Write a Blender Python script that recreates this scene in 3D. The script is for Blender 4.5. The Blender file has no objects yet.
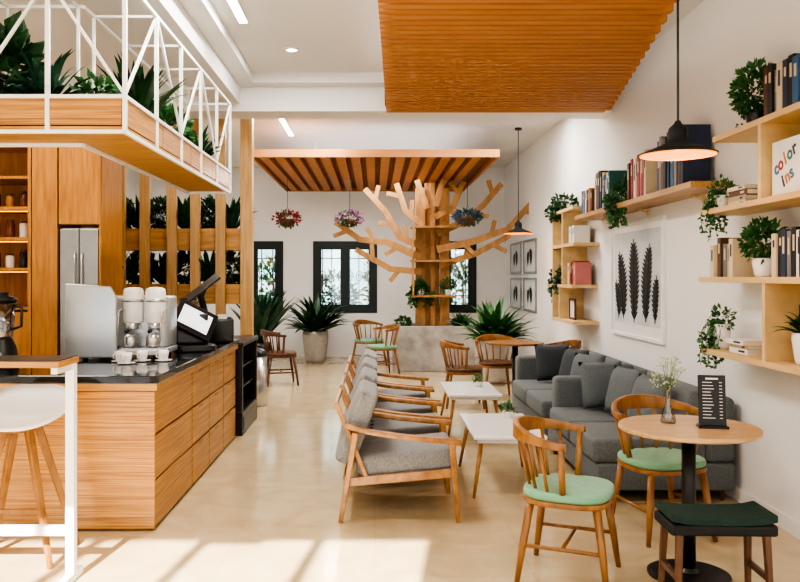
import bpy, bmesh, math, random
from mathutils import Vector as V, Matrix
R = random.Random(7)
sc = bpy.context.scene; C = sc.collection
PI = math.pi
try: sc.view_settings.look = 'AgX - High Contrast'
except Exception: pass
# ------------------------------------------------------------ materials
def nm(name):
    m = bpy.data.materials.new(name); m.use_nodes = True
    n = m.node_tree.nodes; l = m.node_tree.links
    return m, n, l, n['Principled BSDF']
def plain(name, c, rough=.5, metal=0, var=.06, scale=8, bump=0, emis=0, coat=0, sheen=0):
    m, n, l, p = nm(name)
    p.inputs['Roughness'].default_value = rough; p.inputs['Metallic'].default_value = metal
    if coat: p.inputs['Coat Weight'].default_value = coat
    if sheen: p.inputs['Sheen Weight'].default_value = sheen
    tc = n.new('ShaderNodeTexCoord'); no = n.new('ShaderNodeTexNoise'); no.inputs['Scale'].default_value = scale
    no.inputs['Detail'].default_value = 4
    l.new(tc.outputs['Object'], no.inputs['Vector'])
    r = n.new('ShaderNodeValToRGB'); l.new(no.outputs['Fac'], r.inputs['Fac'])
    r.color_ramp.elements[0].position = .3; r.color_ramp.elements[1].position = .7
    r.color_ramp.elements[0].color = (*[max(0, x*(1-var)) for x in c], 1)
    r.color_ramp.elements[1].color = (*[min(1, x*(1+var)) for x in c], 1)
    l.new(r.outputs['Color'], p.inputs['Base Color'])
    if bump:
        b = n.new('ShaderNodeBump'); b.inputs['Strength'].default_value = bump; b.inputs['Distance'].default_value = .01
        l.new(no.outputs['Fac'], b.inputs['Height']); l.new(b.outputs['Normal'], p.inputs['Normal'])
    if emis:
        p.inputs['Emission Color'].default_value = (*c, 1); p.inputs['Emission Strength'].default_value = emis
    return m
def wood(name, c1, c2, sc3=(1, 1, 1), rough=.4, scale=3, coat=.0, bump=.05, dist=.3):
    m, n, l, p = nm(name); p.inputs['Roughness'].default_value = rough
    if coat: p.inputs['Coat Weight'].default_value = coat; p.inputs['Coat Roughness'].default_value = .2
    tc = n.new('ShaderNodeTexCoord'); mp = n.new('ShaderNodeMapping'); mp.inputs['Scale'].default_value = sc3
    no = n.new('ShaderNodeTexNoise'); no.inputs['Scale'].default_value = scale; no.inputs['Detail'].default_value = 6
    no.inputs['Distortion'].default_value = dist
    l.new(tc.outputs['Object'], mp.inputs['Vector']); l.new(mp.outputs['Vector'], no.inputs['Vector'])
    r = n.new('ShaderNodeValToRGB'); r.color_ramp.elements[0].position = .32; r.color_ramp.elements[1].position = .68
    r.color_ramp.elements[0].color = (*c1, 1); r.color_ramp.elements[1].color = (*c2, 1)
    l.new(no.outputs['Fac'], r.inputs['Fac']); l.new(r.outputs['Color'], p.inputs['Base Color'])
    b = n.new('ShaderNodeBump'); b.inputs['Strength'].default_value = bump; b.inputs['Distance'].default_value = .003
    l.new(no.outputs['Fac'], b.inputs['Height']); l.new(b.outputs['Normal'], p.inputs['Normal'])
    return m
def glassm(name, tint=(.9, .95, .95), k=.85):
    m, n, l, p = nm(name); n.remove(p)
    t = n.new('ShaderNodeBsdfTransparent'); t.inputs['Color'].default_value = (*tint, 1)
    g = n.new('ShaderNodeBsdfGlossy'); g.inputs['Roughness'].default_value = .03
    mx = n.new('ShaderNodeMixShader'); mx.inputs['Fac'].default_value = 1-k
    l.new(t.outputs[0], mx.inputs[1]); l.new(g.outputs[0], mx.inputs[2])
    l.new(mx.outputs[0], n['Material Output'].inputs['Surface'])
    return m
OAKH = wood('oak_along_x', (.38, .18, .042), (.57, .31, .095), (1, 12, 12))
OAKZ = wood('oak_along_z', (.44, .25, .09), (.60, .37, .155), (12, 12, 1))
OAKY = wood('oak_along_y', (.36, .19, .06), (.54, .31, .12), (12, 1, 12))
PLY = wood('pale_plywood', (.58, .40, .19), (.70, .50, .255), (3, .5, 3), .5, dist=0)
BAMB = wood('bamboo_panel', (.28, .105, .015), (.62, .31, .07), (1.0, 1.0, 62), .4, 2.2, .2, dist=0)
CABW = wood('cabinet_wood', (.38, .15, .028), (.54, .245, .055), (10, 10, 1), .4)
CEILW = wood('ceiling_wood', (.46, .19, .058), (.53, .235, .08), (.5, 3, 3), .6, bump=0, dist=0)
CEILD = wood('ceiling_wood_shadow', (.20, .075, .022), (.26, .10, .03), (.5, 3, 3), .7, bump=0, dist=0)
TREEW = wood('tree_wood', (.31, .15, .05), (.48, .255, .095), (4, 4, 2), .6)
CHW = wood('chair_wood', (.20, .08, .02), (.35, .16, .045), (7, 7, 2), .35, coat=.2)
ARMW = wood('armchair_wood', (.27, .115, .03), (.44, .215, .068), (7, 7, 7), .35, coat=.2)
DKW = wood('walnut_wood', (.07, .026, .01), (.14, .06, .025), (7, 7, 2), .35)
TABW = wood('table_wood', (.45, .26, .105), (.62, .40, .20), (1, 10, 10), .35, coat=.3)
WHITE = plain('white_wall_paint', (.80, .79, .775), .7, var=.012, scale=2)
CEILM = plain('ceiling_paint', (.78, .78, .775), .75, var=.012, scale=2)
WMET = plain('white_metal', (.86, .86, .85), .35, var=.02)
WPLA = plain('white_plastic', (.80, .78, .76), .3, var=.02)
CERW = plain('white_ceramic', (.84, .83, .81), .15, var=.02)
BLK = plain('black_metal', (.01, .01, .011), .4, var=.1)
BLKM = plain('matt_black_metal', (.008, .008, .009), .75, var=.1)
BLKP = plain('black_plastic', (.012, .012, .014), .3, var=.1)
BSTONE = plain('black_stone', (.010, .010, .012), .08, var=.4, scale=60, coat=.3)
STEEL = plain('brushed_steel', (.58, .58, .58), .28, 1, var=.05, scale=30)
STEELD = plain('grey_steel', (.34, .35, .36), .35, .9, var=.05, scale=10)
SILVER = plain('silver_panel', (.50, .52, .54), .3, .6, var=.05, scale=3)
GOLD_GLOW = plain('glowing_gold_lining', (1, .36, .03), .35, .3, var=.05, emis=1.1)  # emission paints the bulb's glow into the gold lining
GREEN = plain('mint_fabric', (.19, .40, .25), .75, var=.08, scale=30, bump=.1, sheen=.2)
DGREEN = plain('dark_green_fabric', (.005, .028, .021), .8, var=.2, scale=30, bump=.1)
GREYF = plain('grey_upholstery', (.22, .215, .21), .9, var=.2, scale=90, bump=.3, sheen=.15)
SOFA = plain('sofa_fabric', (.115, .13, .135), .9, var=.18, scale=70, bump=.3, sheen=.1)
PILL = plain('pillow_fabric', (.13, .15, .16), .9, var=.12, scale=90, bump=.3)
PILD = plain('dark_pillow_fabric', (.055, .064, .072), .9, var=.12, scale=90, bump=.3)
CONC = plain('concrete', (.38, .36, .33), .85, var=.28, scale=5, bump=.4)
STONEP = plain('stone_pot', (.46, .43, .40), .7, var=.1, scale=15, bump=.2)
SOIL = plain('soil', (.04, .025, .016), .95, var=.3, scale=40, bump=.5)
LF = [plain('leaf_dark', (.020, .075, .026), .4, var=.5, scale=12), plain('leaf_mid', (.035, .13, .035), .4, var=.45, scale=12),
      plain('leaf_bright', (.08, .21, .05), .5, var=.4, scale=12), plain('leaf_blue', (.026, .085, .05), .4, var=.45, scale=12)]
STEM = plain('stem_green', (.10, .16, .05), .6)
PAGES = plain('page_paper', (.72, .66, .54), .8, var=.08, scale=60)
WFRAME = plain('window_frame_dark', (.008, .020, .02), .35)
GLASS = glassm('clear_glass'); GLASSD = glassm('smoky_glass', (.6, .62, .64), .8)
LAMP = plain('lamp_glow', (1, .95, .88), .5, var=0, emis=12)
LAMPW = plain('warm_bulb', (1, .46, .10), .5, var=0, emis=4)
SCREEN = plain('lit_screen', (.75, .82, .85), .3, var=.02, emis=.6)
PAPER = plain('print_paper', (.62, .64, .65), .7, var=.08, scale=2)
GREYP = plain('print_background', (.56, .58, .59), .7, var=.12, scale=2.5)
INK = plain('black_ink', (.008, .010, .010), .6)
FL = {'pink': plain('pink_petals', (.28, .035, .05), .7, var=.6, scale=20), 'purple': plain('mauve_petals', (.22, .08, .18), .7, var=.6, scale=20),
      'blue': plain('blue_petals', (.05, .10, .20), .7, var=.6, scale=20)}
def floor_mat():
    m, n, l, p = nm('cream_tile')
    tc = n.new('ShaderNodeTexCoord'); br = n.new('ShaderNodeTexBrick')
    br.offset = 0; br.inputs['Scale'].default_value = 1; br.inputs['Brick Width'].default_value = .8
    br.inputs['Row Height'].default_value = .8; br.inputs['Mortar Size'].default_value = .0018
    br.inputs['Color1'].default_value = (.57, .45, .28, 1); br.inputs['Color2'].default_value = (.60, .48, .30, 1)
    br.inputs['Mortar'].default_value = (.49, .39, .24, 1)
    l.new(tc.outputs['Object'], br.inputs['Vector'])
    no = n.new('ShaderNodeTexNoise'); no.inputs['Scale'].default_value = 3; no.inputs['Detail'].default_value = 9; no.inputs['Distortion'].default_value = 1
    l.new(tc.outputs['Object'], no.inputs['Vector'])
    r = n.new('ShaderNodeValToRGB'); r.color_ramp.elements[0].position = .35; r.color_ramp.elements[1].position = .65
    r.color_ramp.elements[0].color = (.85, .83, .79, 1); r.color_ramp.elements[1].color = (1, 1, 1, 1)
    l.new(no.outputs['Fac'], r.inputs['Fac'])
    mx = n.new('ShaderNodeMix'); mx.data_type = 'RGBA'; mx.blend_type = 'MULTIPLY'; mx.inputs[0].default_value = 1
    l.new(br.outputs['Color'], mx.inputs[6]); l.new(r.outputs['Color'], mx.inputs[7]); l.new(mx.outputs[2], p.inputs['Base Color'])
    p.inputs['Roughness'].default_value = .11
    return m
FLOOR = floor_mat()
# ------------------------------------------------------------ shapes
def B(): return bmesh.new()
def hexa(bm, P):
    v = [bm.verts.new(p) for p in P]
    for f in ((0, 3, 2, 1), (4, 5, 6, 7), (0, 1, 5, 4), (1, 2, 6, 5), (2, 3, 7, 6), (3, 0, 4, 7)): bm.faces.new([v[i] for i in f])
def box(bm, x0, x1, y0, y1, z0, z1):
    hexa(bm, [(x0, y0, z0), (x1, y0, z0), (x1, y1, z0), (x0, y1, z0), (x0, y0, z1), (x1, y0, z1), (x1, y1, z1), (x0, y1, z1)])
def bar(bm, p, q, w, d=None, up=(0, 0, 1), w2=None, d2=None):
    p = V(p); q = V(q); d = d or w; w2 = w2 or w; d2 = d2 or d
    a = (q-p).normalized(); u = V(up)
    if abs(a.dot(u)) > .98: u = V((0, 1, 0))
    s = a.cross(u).normalized(); u = s.cross(a).normalized()
    P = []
    for c, ww, dd in ((p, w, d), (q, w2, d2)):
        for i, j in ((-1, -1), (1, -1), (1, 1), (-1, 1)): P.append(c+s*i*ww/2+u*j*dd/2)
    hexa(bm, P)
def tube(bm, pts, rs, n=8):
    pts = [V(p) for p in pts]
    if not isinstance(rs, (list, tuple)): rs = [rs]*len(pts)
    rings = []; u = None
    for i, p in enumerate(pts):
        a = (pts[min(i+1, len(pts)-1)]-pts[max(i-1, 0)]).normalized()
        if u is None:
            u = a.orthogonal().normalized()
        u = (u-a*u.dot(a)).normalized(); w = a.cross(u)
        rings.append([bm.verts.new(p+(u*math.cos(t*2*PI/n)+w*math.sin(t*2*PI/n))*rs[i]) for t in range(n)])
    for a, b in zip(rings, rings[1:]):
        for i in range(n): bm.faces.new((a[i], a[(i+1) % n], b[(i+1) % n], b[i]))
    bm.faces.new(rings[0][::-1]); bm.faces.new(rings[-1])
def lathe(bm, prof, c=(0, 0, 0), n=24, cap=True):
    rings = []
    for r, z in prof:
        rings.append([bm.verts.new((c[0]+r*math.cos(t*2*PI/n), c[1]+r*math.sin(t*2*PI/n), c[2]+z)) for t in range(n)])
    for a, b in zip(rings, rings[1:]):
        for i in range(n): bm.faces.new((a[i], a[(i+1) % n], b[(i+1) % n], b[i]))
    if cap:
        bm.faces.new(rings[0][::-1]); bm.faces.new(rings[-1])
def prism(bm, poly, z0, z1, M=None):
    a = [V((x, y, z0)) for x, y in poly]; b = [V((x, y, z1)) for x, y in poly]
    if M: a = [M @ p for p in a]; b = [M @ p for p in b]
    a = [bm.verts.new(p) for p in a]; b = [bm.verts.new(p) for p in b]; n = len(a)
    bm.faces.new(a[::-1]); bm.faces.new(b)
    for i in range(n): bm.faces.new((a[i], a[(i+1) % n], b[(i+1) % n], b[i]))
def stroke(bm, pts, ws, y0, y1):
    """plank cut along a polyline in the x-z plane, mitred, thickness y0..y1"""
    rows = []
    for i, p in enumerate(pts):
        a = V(pts[max(i-1, 0)]); b = V(pts[min(i+1, len(pts)-1)])
        d = (b-a).normalized(); nrm = V((-d.y, d.x))
        l = V(p)+nrm*ws[i]/2; r = V(p)-nrm*ws[i]/2
        rows.append([bm.verts.new((l.x, y0, l.y)), bm.verts.new((r.x, y0, r.y)), bm.verts.new((r.x, y1, r.y)), bm.verts.new((l.x, y1, l.y))])
    for a, b in zip(rows, rows[1:]):
        for q in range(4): bm.faces.new((a[q], a[(q+1) % 4], b[(q+1) % 4], b[q]))
    bm.faces.new(rows[0]); bm.faces.new(rows[-1][::-1])
def supell(a, b, e=3, n=32, cx=0, cy=0):
    out = []
    for i in range(n):
        t = 2*PI*i/n; c, s = math.cos(t), math.sin(t)
        out.append((cx+a*math.copysign(abs(c)**(2/e), c), cy+b*math.copysign(abs(s)**(2/e), s)))
    return out
def pillow(bm, w, h, t, n=10):
    for sgn in (1, -1):
        g = []
        for i in range(n+1):
            row = []
            for j in range(n+1):
                x = -1+2*i/n; y = -1+2*j/n
                z = sgn*t*(max(0, 1-x**4)*max(0, 1-y**4))**.6
                k = 1-.07*(1-abs(x*y))*(abs(x)**3+abs(y)**3)/1.5
                row.append(bm.verts.new((x*w*k, y*h*k, z)))
            g.append(row)
        for i in range(n):
            for j in range(n): bm.faces.new((g[i][j], g[i+1][j], g[i+1][j+1], g[i][j+1]))
    bmesh.ops.remove_doubles(bm, verts=bm.verts, dist=.0005)
def blade(bm, base, az, el, L, W, droop, n=6):
    p = V(base); w0 = V((-math.sin(az), math.cos(az), 0)); prev = None
    for i in range(n+1):
        t = i/n; w = W*(math.sin(PI*(.12+.88*t))**.8 if t < 1 else 0)+.001
        e = el-droop*t*t
        d = V((math.cos(az)*math.cos(e), math.sin(az)*math.cos(e), math.sin(e)))
        nn = d.cross(w0)
        row = [bm.verts.new(p-w0*w/2+nn*-w*.15), bm.verts.new(p), bm.verts.new(p+w0*w/2+nn*-w*.15)]
        if prev:
            for a in (0, 1): bm.faces.new((prev[a], prev[a+1], row[a+1], row[a]))
        prev = row; p = p+d*L/n
def spiky(bm, c, n, L, W, r=R, el=(.5, 1.4), droop=(.6, 1.8)):
    for i in range(n):
        k = r.random()
        blade(bm, (c[0], c[1], c[2]), r.uniform(0, 2*PI), el[0]+(el[1]-el[0])*k, L*r.uniform(.7, 1.05), W*r.uniform(.8, 1.1), r.uniform(*droop))
def leaf(bm, p, d, s, w=.5):
    d = V(d).normalized(); u = d.cross(V((R.uniform(-1, 1), R.uniform(-1, 1), R.uniform(-1, 1)))).normalized(); k = d.cross(u)*s*.12
    a = bm.verts.new(p); b = bm.verts.new(p+d*s*.5+u*s*w*.5+k); c = bm.verts.new(p+d*s); e = bm.verts.new(p+d*s*.5-u*s*w*.5+k)
    bm.faces.new((a, b, c)); bm.faces.new((a, c, e))
def bush(bm, c, rad, n, s):
    for i in range(n):
        d = V((R.gauss(0, 1), R.gauss(0, 1), R.gauss(0, 1))).normalized()
        k = R.uniform(.15, 1)**.5
        p = V((c[0]+d.x*rad[0]*k, c[1]+d.y*rad[1]*k, c[2]+d.z*rad[2]*k))
        leaf(bm, p, d+V((R.uniform(-.6, .6), R.uniform(-.6, .6), R.uniform(-.5, .6))), s*R.uniform(.6, 1.2), .55)
def vines(bm, c, n, L, s, dirs=None, rad=.05):
    for i in range(n):
        az = R.uniform(0, 2*PI) if dirs is None else R.uniform(*dirs)
        l = L*R.uniform(.4, 1); st = max(4, int(l/.018)); p = V(c); out = rad*R.uniform(.8, 1.9); pts = []; ph = R.uniform(0, 6)
        for k in range(st+1):
            t = k/st; wv = .012*math.sin(ph+t*9)
            q = p+V((math.cos(az)*out*min(1, t*3)+wv, math.sin(az)*out*min(1, t*3)+wv, .04*math.sin(min(1, t*3)*PI)-l*max(0, t-.2)))
            pts.append(q)
            leaf(bm, q, (R.uniform(-1, 1), R.uniform(-1, 1), R.uniform(-1, .3)), s*R.uniform(.7, 1.1), .7)
        tube(bm, pts, .0022, 4)
# ------------------------------------------------------------ objects
def obj(name, bm, mat, parent=None, smooth=False, bevel=0, seg=2, loc=None, rot=None, label=None):
    bmesh.ops.recalc_face_normals(bm, faces=bm.faces)
    me = bpy.data.meshes.new(name); bm.to_mesh(me); bm.free(); me.materials.append(mat)
    if smooth:
        for p in me.polygons: p.use_smooth = True
    o = bpy.data.objects.new(name, me); C.objects.link(o)
    if parent: o.parent = parent
    if loc: o.location = loc
    if rot: o.rotation_euler = rot
    if bevel:
        b = o.modifiers.new('bevel', 'BEVEL'); b.width = bevel; b.segments = seg; b.limit_method = 'ANGLE'; b.angle_limit = .7
        if seg > 2:
            for p in me.polygons: p.use_smooth = True
    if label: o['label'] = label
    return o
def tag(o, label, cat, group=None):
    o['label'] = label; o['category'] = cat
    if group: o['group'] = group
    return o
def thing(name, label, cat, loc=(0, 0, 0), rz=0, group=None):
    o = bpy.data.objects.new(name, None); C.objects.link(o); o.empty_display_size = .1
    o.location = loc; o.rotation_euler = (0, 0, rz)
    return tag(o, label, cat, group)
def struct(name, bm=None, mat=None, label=None):
    if bm is None:
        o = bpy.data.objects.new(name, None); C.objects.link(o)
    else: o = obj(name, bm, mat)
    o['kind'] = 'structure'
    if label: o['label'] = label
    return o
def dup(root, loc, rz=None, label=None, group=None):
    r = root.copy(); C.objects.link(r); r.location = loc
    if rz is not None: r.rotation_euler = (0, 0, rz)
    if label: r['label'] = label
    if group: r['group'] = group
    for ch in list(root.children):
        c = ch.copy(); C.objects.link(c); c.parent = r
        for g in ch.children:
            d = g.copy(); C.objects.link(d); d.parent = c
    return r
def bx(*a):
    bm = B(); box(bm, *a); return bm
def text_bm(s, size, ext=.001, off=0):
    cu = bpy.data.curves.new('t', 'FONT'); cu.body = s; cu.size = size; cu.extrude = ext; cu.offset = off; cu.align_x = 'CENTER'; cu.align_y = 'CENTER'
    o = bpy.data.objects.new('t', cu); C.objects.link(o)
    dg = bpy.context.evaluated_depsgraph_get(); me = bpy.data.meshes.new_from_object(o.evaluated_get(dg))
    bm = B(); bm.from_mesh(me); bpy.data.objects.remove(o); bpy.data.meshes.remove(me)
    return bm
# ------------------------------------------------------------ room shell
XR = 2.44; XL = -4.4; YB = 15.0; YF = -1.2; ZC = 3.55
struct('floor', bx(XL-.15, XR+.15, YF-.15, YB+.15, -.1, 0), FLOOR, 'polished cream stone tile floor')
struct('ceiling', bx(XL-.15, XR+.15, YF-.15, YB+.15, ZC, ZC+.1), CEILM, 'white ceiling')
struct('wall_right', bx(XR, XR+.15, YF, YB, 0, ZC), WHITE, 'white wall carrying the shelves')
struct('wall_left', bx(XL-.15, XL, YF, YB, 0, ZC), WHITE, 'white wall behind the kitchen')
WIN = [(-2.35, -1.72), (-1.16, .04), (.78, 1.90)]; WZ0, WZ1 = .83, 2.17
bm = B(); xs = [XL]+[v for w in WIN for v in w]+[XR]
for i in range(0, len(xs), 2): box(bm, xs[i], xs[i+1], YB, YB+.15, 0, ZC)
for a, b in WIN: box(bm, a, b, YB, YB+.15, 0, WZ0); box(bm, a, b, YB, YB+.15, WZ1, ZC)
struct('wall_back', bm, WHITE, 'white end wall with dark framed windows')
for i, (a, b) in enumerate(WIN):
    w = struct('window_%d' % (i+1), label='dark framed casement window with iron grille')
    bm = B(); y0, y1 = YB-.02, YB+.05; t = .07
    for (p, q) in ((a, a+t), (b-t, b)): box(bm, p, q, y0, y1, WZ0, WZ1)
    for (p, q) in ((WZ0, WZ0+t), (WZ1-t, WZ1)): box(bm, a+t, b-t, y0, y1, p, q)
    obj('window_frame', bm, WFRAME, w)
    mid = (a+b)/2
    secs = [(a+t, b-t)] if b-a < .8 else [(a+t, mid), (mid, b-t)]
    for (p, q) in secs:
        bm = B(); s = .085
        box(bm, p, p+s, y0+.01, y1-.01, WZ0+t, WZ1-t); box(bm, q-s, q, y0+.01, y1-.01, WZ0+t, WZ1-t)
        box(bm, p+s, q-s, y0+.01, y1-.01, WZ0+t, WZ0+t+s); box(bm, p+s, q-s, y0+.01, y1-.01, WZ1-t-s, WZ1-t)
        sa = obj('window_sash', bm, WFRAME, w)
        obj('window_pane', bx(p+s, q-s, YB+.01, YB+.016, WZ0+t+s, WZ1-t-s), GLASS, sa)
    bm = B(); n = max(3, int((b-a)/.16))
    for k in range(1, n):
        x = a+(b-a)*k/n; bar(bm, (x, YB+.11, WZ0), (x, YB+.11, WZ1), .018)
    for z in (1.15, 1.85): bar(bm, (a, YB+.11, z), (b, YB+.11, z), .018)
    for k in range(n-1):
        x = a+(b-a)*(k+1)/n
        tube(bm, [(x+.07*math.cos(u)*(1-u/14), YB+.11, 1.5+.13*math.sin(u)*(1-u/14)) for u in [j*.6 for j in range(16)]], .009, 5)
    obj('iron_grille', bm, BLK, w)
bm = B()
for x in (XL, -3.3, -2.35, -1.75, -1.1): box(bm, x, x+.06, YF-.1, YF, 0, ZC)
box(bm, XL, XR, YF-.1, YF, 3.36, ZC); box(bm, XL, XR, YF-.1, YF, 2.2, 2.28); box(bm, XL, XR, YF-.1, YF, 0, .1)
box(bm, -.45, 1.9, YF-.1, YF, .1, 3.36); box(bm, XR-.1, XR, YF-.1, YF, .1, 3.36)  # solid panel added out of view to keep sun off the right side
struct('wall_front', bm, WHITE, 'glazed storefront framing with a panel added to block sun')
struct('trim_1', bx(XL, XR, 8.2, 8.6, 3.2, ZC), CEILM, 'white cross beam under the ceiling')
struct('trim_2', bx(-1.75, -1.38, YF, 8.2, 3.27, ZC), CEILM, 'white lengthwise beam beside the hanging planter')
struct('trim_3', bx(-1.38, -1.22, YF, 8.2, 3.45, ZC), CEILM, 'shallow ceiling step along the lengthwise beam')
struct('trim_4', bx(-1.22, XR, 8.02, 8.2, 3.45, ZC), CEILM, 'shallow ceiling step along the cross beam')
struct('baseboard_right', bx(XR-.015, XR, YF, YB, 0, .09), WHITE); struct('baseboard_back', bx(XL, XR-.015, YB-.015, YB, 0, .09), WHITE)
# outside
struct('ground_outside', bx(-9, 8, YB+.15, 26, -.12, -.02), CONC, 'paved ground outside the windows')
struct('wall_backdrop', bx(-9, 8, 20.5, 20.7, -.02, 3.3), plain('backdrop_paint', (.22, .30, .34), .8, var=.3, scale=1.5), 'blue grey backdrop wall added behind the windows')  # backdrop added to darken the bright view through the windows
for i, (x, y, h, l) in enumerate([(-2.2, 17.3, 1.9, 'leafy shrub outside the narrow left window'), (-.9, 17.6, 1.6, 'low shrub outside left pane of middle window'),
                                  (.25, 18.2, 2.1, 'taller shrub outside right pane of middle window'), (1.9, 17.4, 1.9, 'shrub outside the window behind the wooden tree')]):
    t = thing('garden_shrub', l, 'shrub', (x, y, -.02))
    bm = B(); tube(bm, [(0, 0, 0), (.03, 0, h*.5), (0, .03, h*.8)], [.04, .03, .01]); obj('trunk', bm, DKW, t)
    bm = B(); bush(bm, (0, 0, h*.62), (.55, .4, h*.4), 420, .16); obj('foliage', bm, LF[1 if i % 2 else 2], t)
# ------------------------------------------------------------ ceiling panels
t = thing('ceiling_panel', 'large slatted orange wood ceiling panel over the seating area', 'ceiling panel', (0, 0, 3.17))
bm = B(); y = 2.6; k = 0
xr = lambda y: 1.82+(y-4.9)*.165
while y < 8.1:
    xl = .02+(y-4.9)*.03
    box(bm, xl, xr(y)+(.035 if k % 2 else -.02), y, y+.07, 0, .06); y += .105; k += 1
obj('slats', bm, CEILW, t)
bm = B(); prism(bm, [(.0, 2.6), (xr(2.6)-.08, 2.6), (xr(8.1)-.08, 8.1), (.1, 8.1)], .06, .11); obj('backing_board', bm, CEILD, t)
for x, y in ((.4, 3.2), (1.3, 3.2), (.4, 7.6), (1.9, 7.6)): obj('hanging_rod', bx(x, x+.02, y, y+.02, .11, ZC-3.17), STEEL, t)
t = thing('ceiling_panel', 'slatted wood canopy panel above the wooden tree', 'ceiling panel', (0, 0, 3.06))
x0, x1, y0, y1 = -1.62, 1.62, 10.4, 14.6
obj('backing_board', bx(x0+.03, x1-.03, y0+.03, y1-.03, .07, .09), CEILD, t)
bm = B(); x = x0+.10
while x < x1-.15: box(bm, x, x+.12, y0+.03, y1-.03, .01, .07); x += .20
obj('slats', bm, CEILW, t)
bm = B()
for a in (y0, y1-.03): box(bm, x0, x1, a, a+.03, 0, .10)
for a in (x0, x1-.03): box(bm, a, a+.03, y0+.03, y1-.03, 0, .10)
obj('rim', bm, CEILW, t)
for x in (-.9, .9):
    for yy in (12.0, 14): obj('hanging_rod', bx(x, x+.02, yy, yy+.02, .09, ZC-3.06), WMET, t)
# ------------------------------------------------------------ lights
def area(name, loc, sx, sy, e, col=(1, .95, .88), rot=(0, 0, 0)):
    d = bpy.data.lights.new(name, 'AREA'); d.shape = 'RECTANGLE'; d.size = sx; d.size_y = sy; d.energy = e; d.color = col
    o = bpy.data.objects.new(name, d); C.objects.link(o); o.location = loc; o.rotation_euler = rot; return o
DL = [(-.75, 7.2, 'recessed downlight nearest the hanging planter, before the cross beam'), (-.65, 10.1, 'recessed downlight left of the canopy, behind the cross beam'),
      (1.75, 9.9, 'recessed downlight above the far pendant lamp'), (-.75, 4.3, 'recessed downlight in the front part of the ceiling')]
for x, y, l in DL:
    t = thing('downlight', l, 'ceiling light', (x, y, ZC))
    bm = B(); lathe(bm, [(.05, 0), (.07, 0), (.07, -.012), (.05, -.012)], n=20, cap=False); obj('trim_ring', bm, WMET, t, True)
    bm = B(); lathe(bm, [(.05, -.001), (.05, -.006)], n=20); obj('diffuser', bm, LAMP, t)
    area('downlight_lamp', (x, y, ZC-.02), .1, .1, 26)
for (x, ya, yb, l) in [(-1.2, 8.9, 11.5, 'long white linear light on the ceiling behind the cross beam'), (-1.05, 4.0, 6.4, 'long white linear light beside the lengthwise beam')]:
    t = thing('linear_light', l, 'ceiling light', (x, ya, ZC))
    obj('housing', bx(-.04, .04, 0, yb-ya, -.02, 0), WMET, t); obj('diffuser', bx(-.03, .03, .02, yb-ya-.02, -.026, -.02), LAMP, t)
    area('linear_lamp', (x, (ya+yb)/2, ZC-.03), .06, yb-ya, 40)
t = thing('ceiling_vent', 'white slotted air vent in ceiling beside the canopy panel', 'vent', (.42, 9.4, ZC))
obj('vent_frame', bx(-.33, .33, -.09, .09, -.012, 0), WMET, t)
for k in range(5): obj('slot', bx(-.3, .3, -.07+k*.033, -.055+k*.033, -.016, -.012), STEELD, t)
area('front_fill_light', (-.2, .8, ZC-.03), 3.6, 1.8, 95, (1, .97, .93))  # added fill light, out of view overhead, brightens the whole room
area('kitchen_lamp', (-3.1, 6.3, ZC-.03), .9, .9, 40, (1, .88, .7))
area('hall_lamp', (.9, 9.2, ZC-.03), .6, .6, 45)
area('divider_fill_light', (-3.0, 11.5, ZC-.03), 1.6, 1.6, 70, (1, .97, .93))  # added fill without a fixture, brightens the space behind the divider
area('canopy_lamp', (0, 12.5, 3.05), 1.6, 1.6, 75)
area('canopy_up_fill', (0, 12.4, 3.18), 2.6, 3.4, 28, (1, .97, .93), (PI, 0, 0))  # added upward fill that brightens the ceiling over the canopy
area('panel_up_fill', (.9, 5.6, 3.30), 1.4, 4.2, 28, (1, .97, .93), (PI, 0, 0))  # upward fill added above the slatted panel, no fitting there
s = bpy.data.lights.new('sun', 'SUN'); s.energy = 30; s.angle = .009; s.color = (1, .94, .84)
so = bpy.data.objects.new('sun', s); C.objects.link(so); so.rotation_euler = V((.13, 1, -.575)).to_track_quat('-Z', 'Y').to_euler()
w = bpy.data.worlds.new('world'); sc.world = w; w.use_nodes = True
w.node_tree.nodes['Background'].inputs[0].default_value = (.90, .95, 1, 1); w.node_tree.nodes['Background'].inputs[1].default_value = 2.1
# ------------------------------------------------------------ pendant lamps
def pendant(x, y, z, label):
    t = thing('pendant_lamp', label, 'pendant lamp', (x, y, z))
    prof = [(.196, 0), (.199, .006), (.14, .030), (.085, .052), (.055, .068), (.046, .09), (.050, .12), (.046, .14), (.020, .165), (.012, .18)]
    bm = B(); lathe(bm, prof, n=32, cap=False); sh = obj('lamp_shade', bm, BLKM, t, True)
    bm = B(); lathe(bm, [(r*.97, zz-.003) for r, zz in prof[:-2]], n=32, cap=False); obj('shade_lining', bm, GOLD_GLOW, sh, True, label='golden inside of the shade with painted glow')
    bm = B(); lathe(bm, [(.008, .09), (.024, .07), (.028, .05), (.02, .03), (.005, .025)], n=16); obj('bulb', bm, LAMPW, t, True)
    bm = B(); tube(bm, [(0, 0, .16), (0, 0, ZC-z)], .006, 6); obj('cord', bm, BLK, t)
    bm = B(); lathe(bm, [(.05, ZC-z-.03), (.05, ZC-z)], n=16); obj('ceiling_cap', bm, BLK, t)
    d = bpy.data.lights.new('pendant_bulb', 'POINT'); d.energy = 3; d.color = (1, .62, .28); d.shadow_soft_size = .03
    o = bpy.data.objects.new('pendant_bulb', d); C.objects.link(o); o.location = (x, y, z-.01)
pendant(1.59, 4.2, 2.14, 'black pendant lamp with gold lining hanging over near round table')
pendant(1.97, 11.0, 2.10, 'far black pendant lamp beside the wooden tree')
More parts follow.
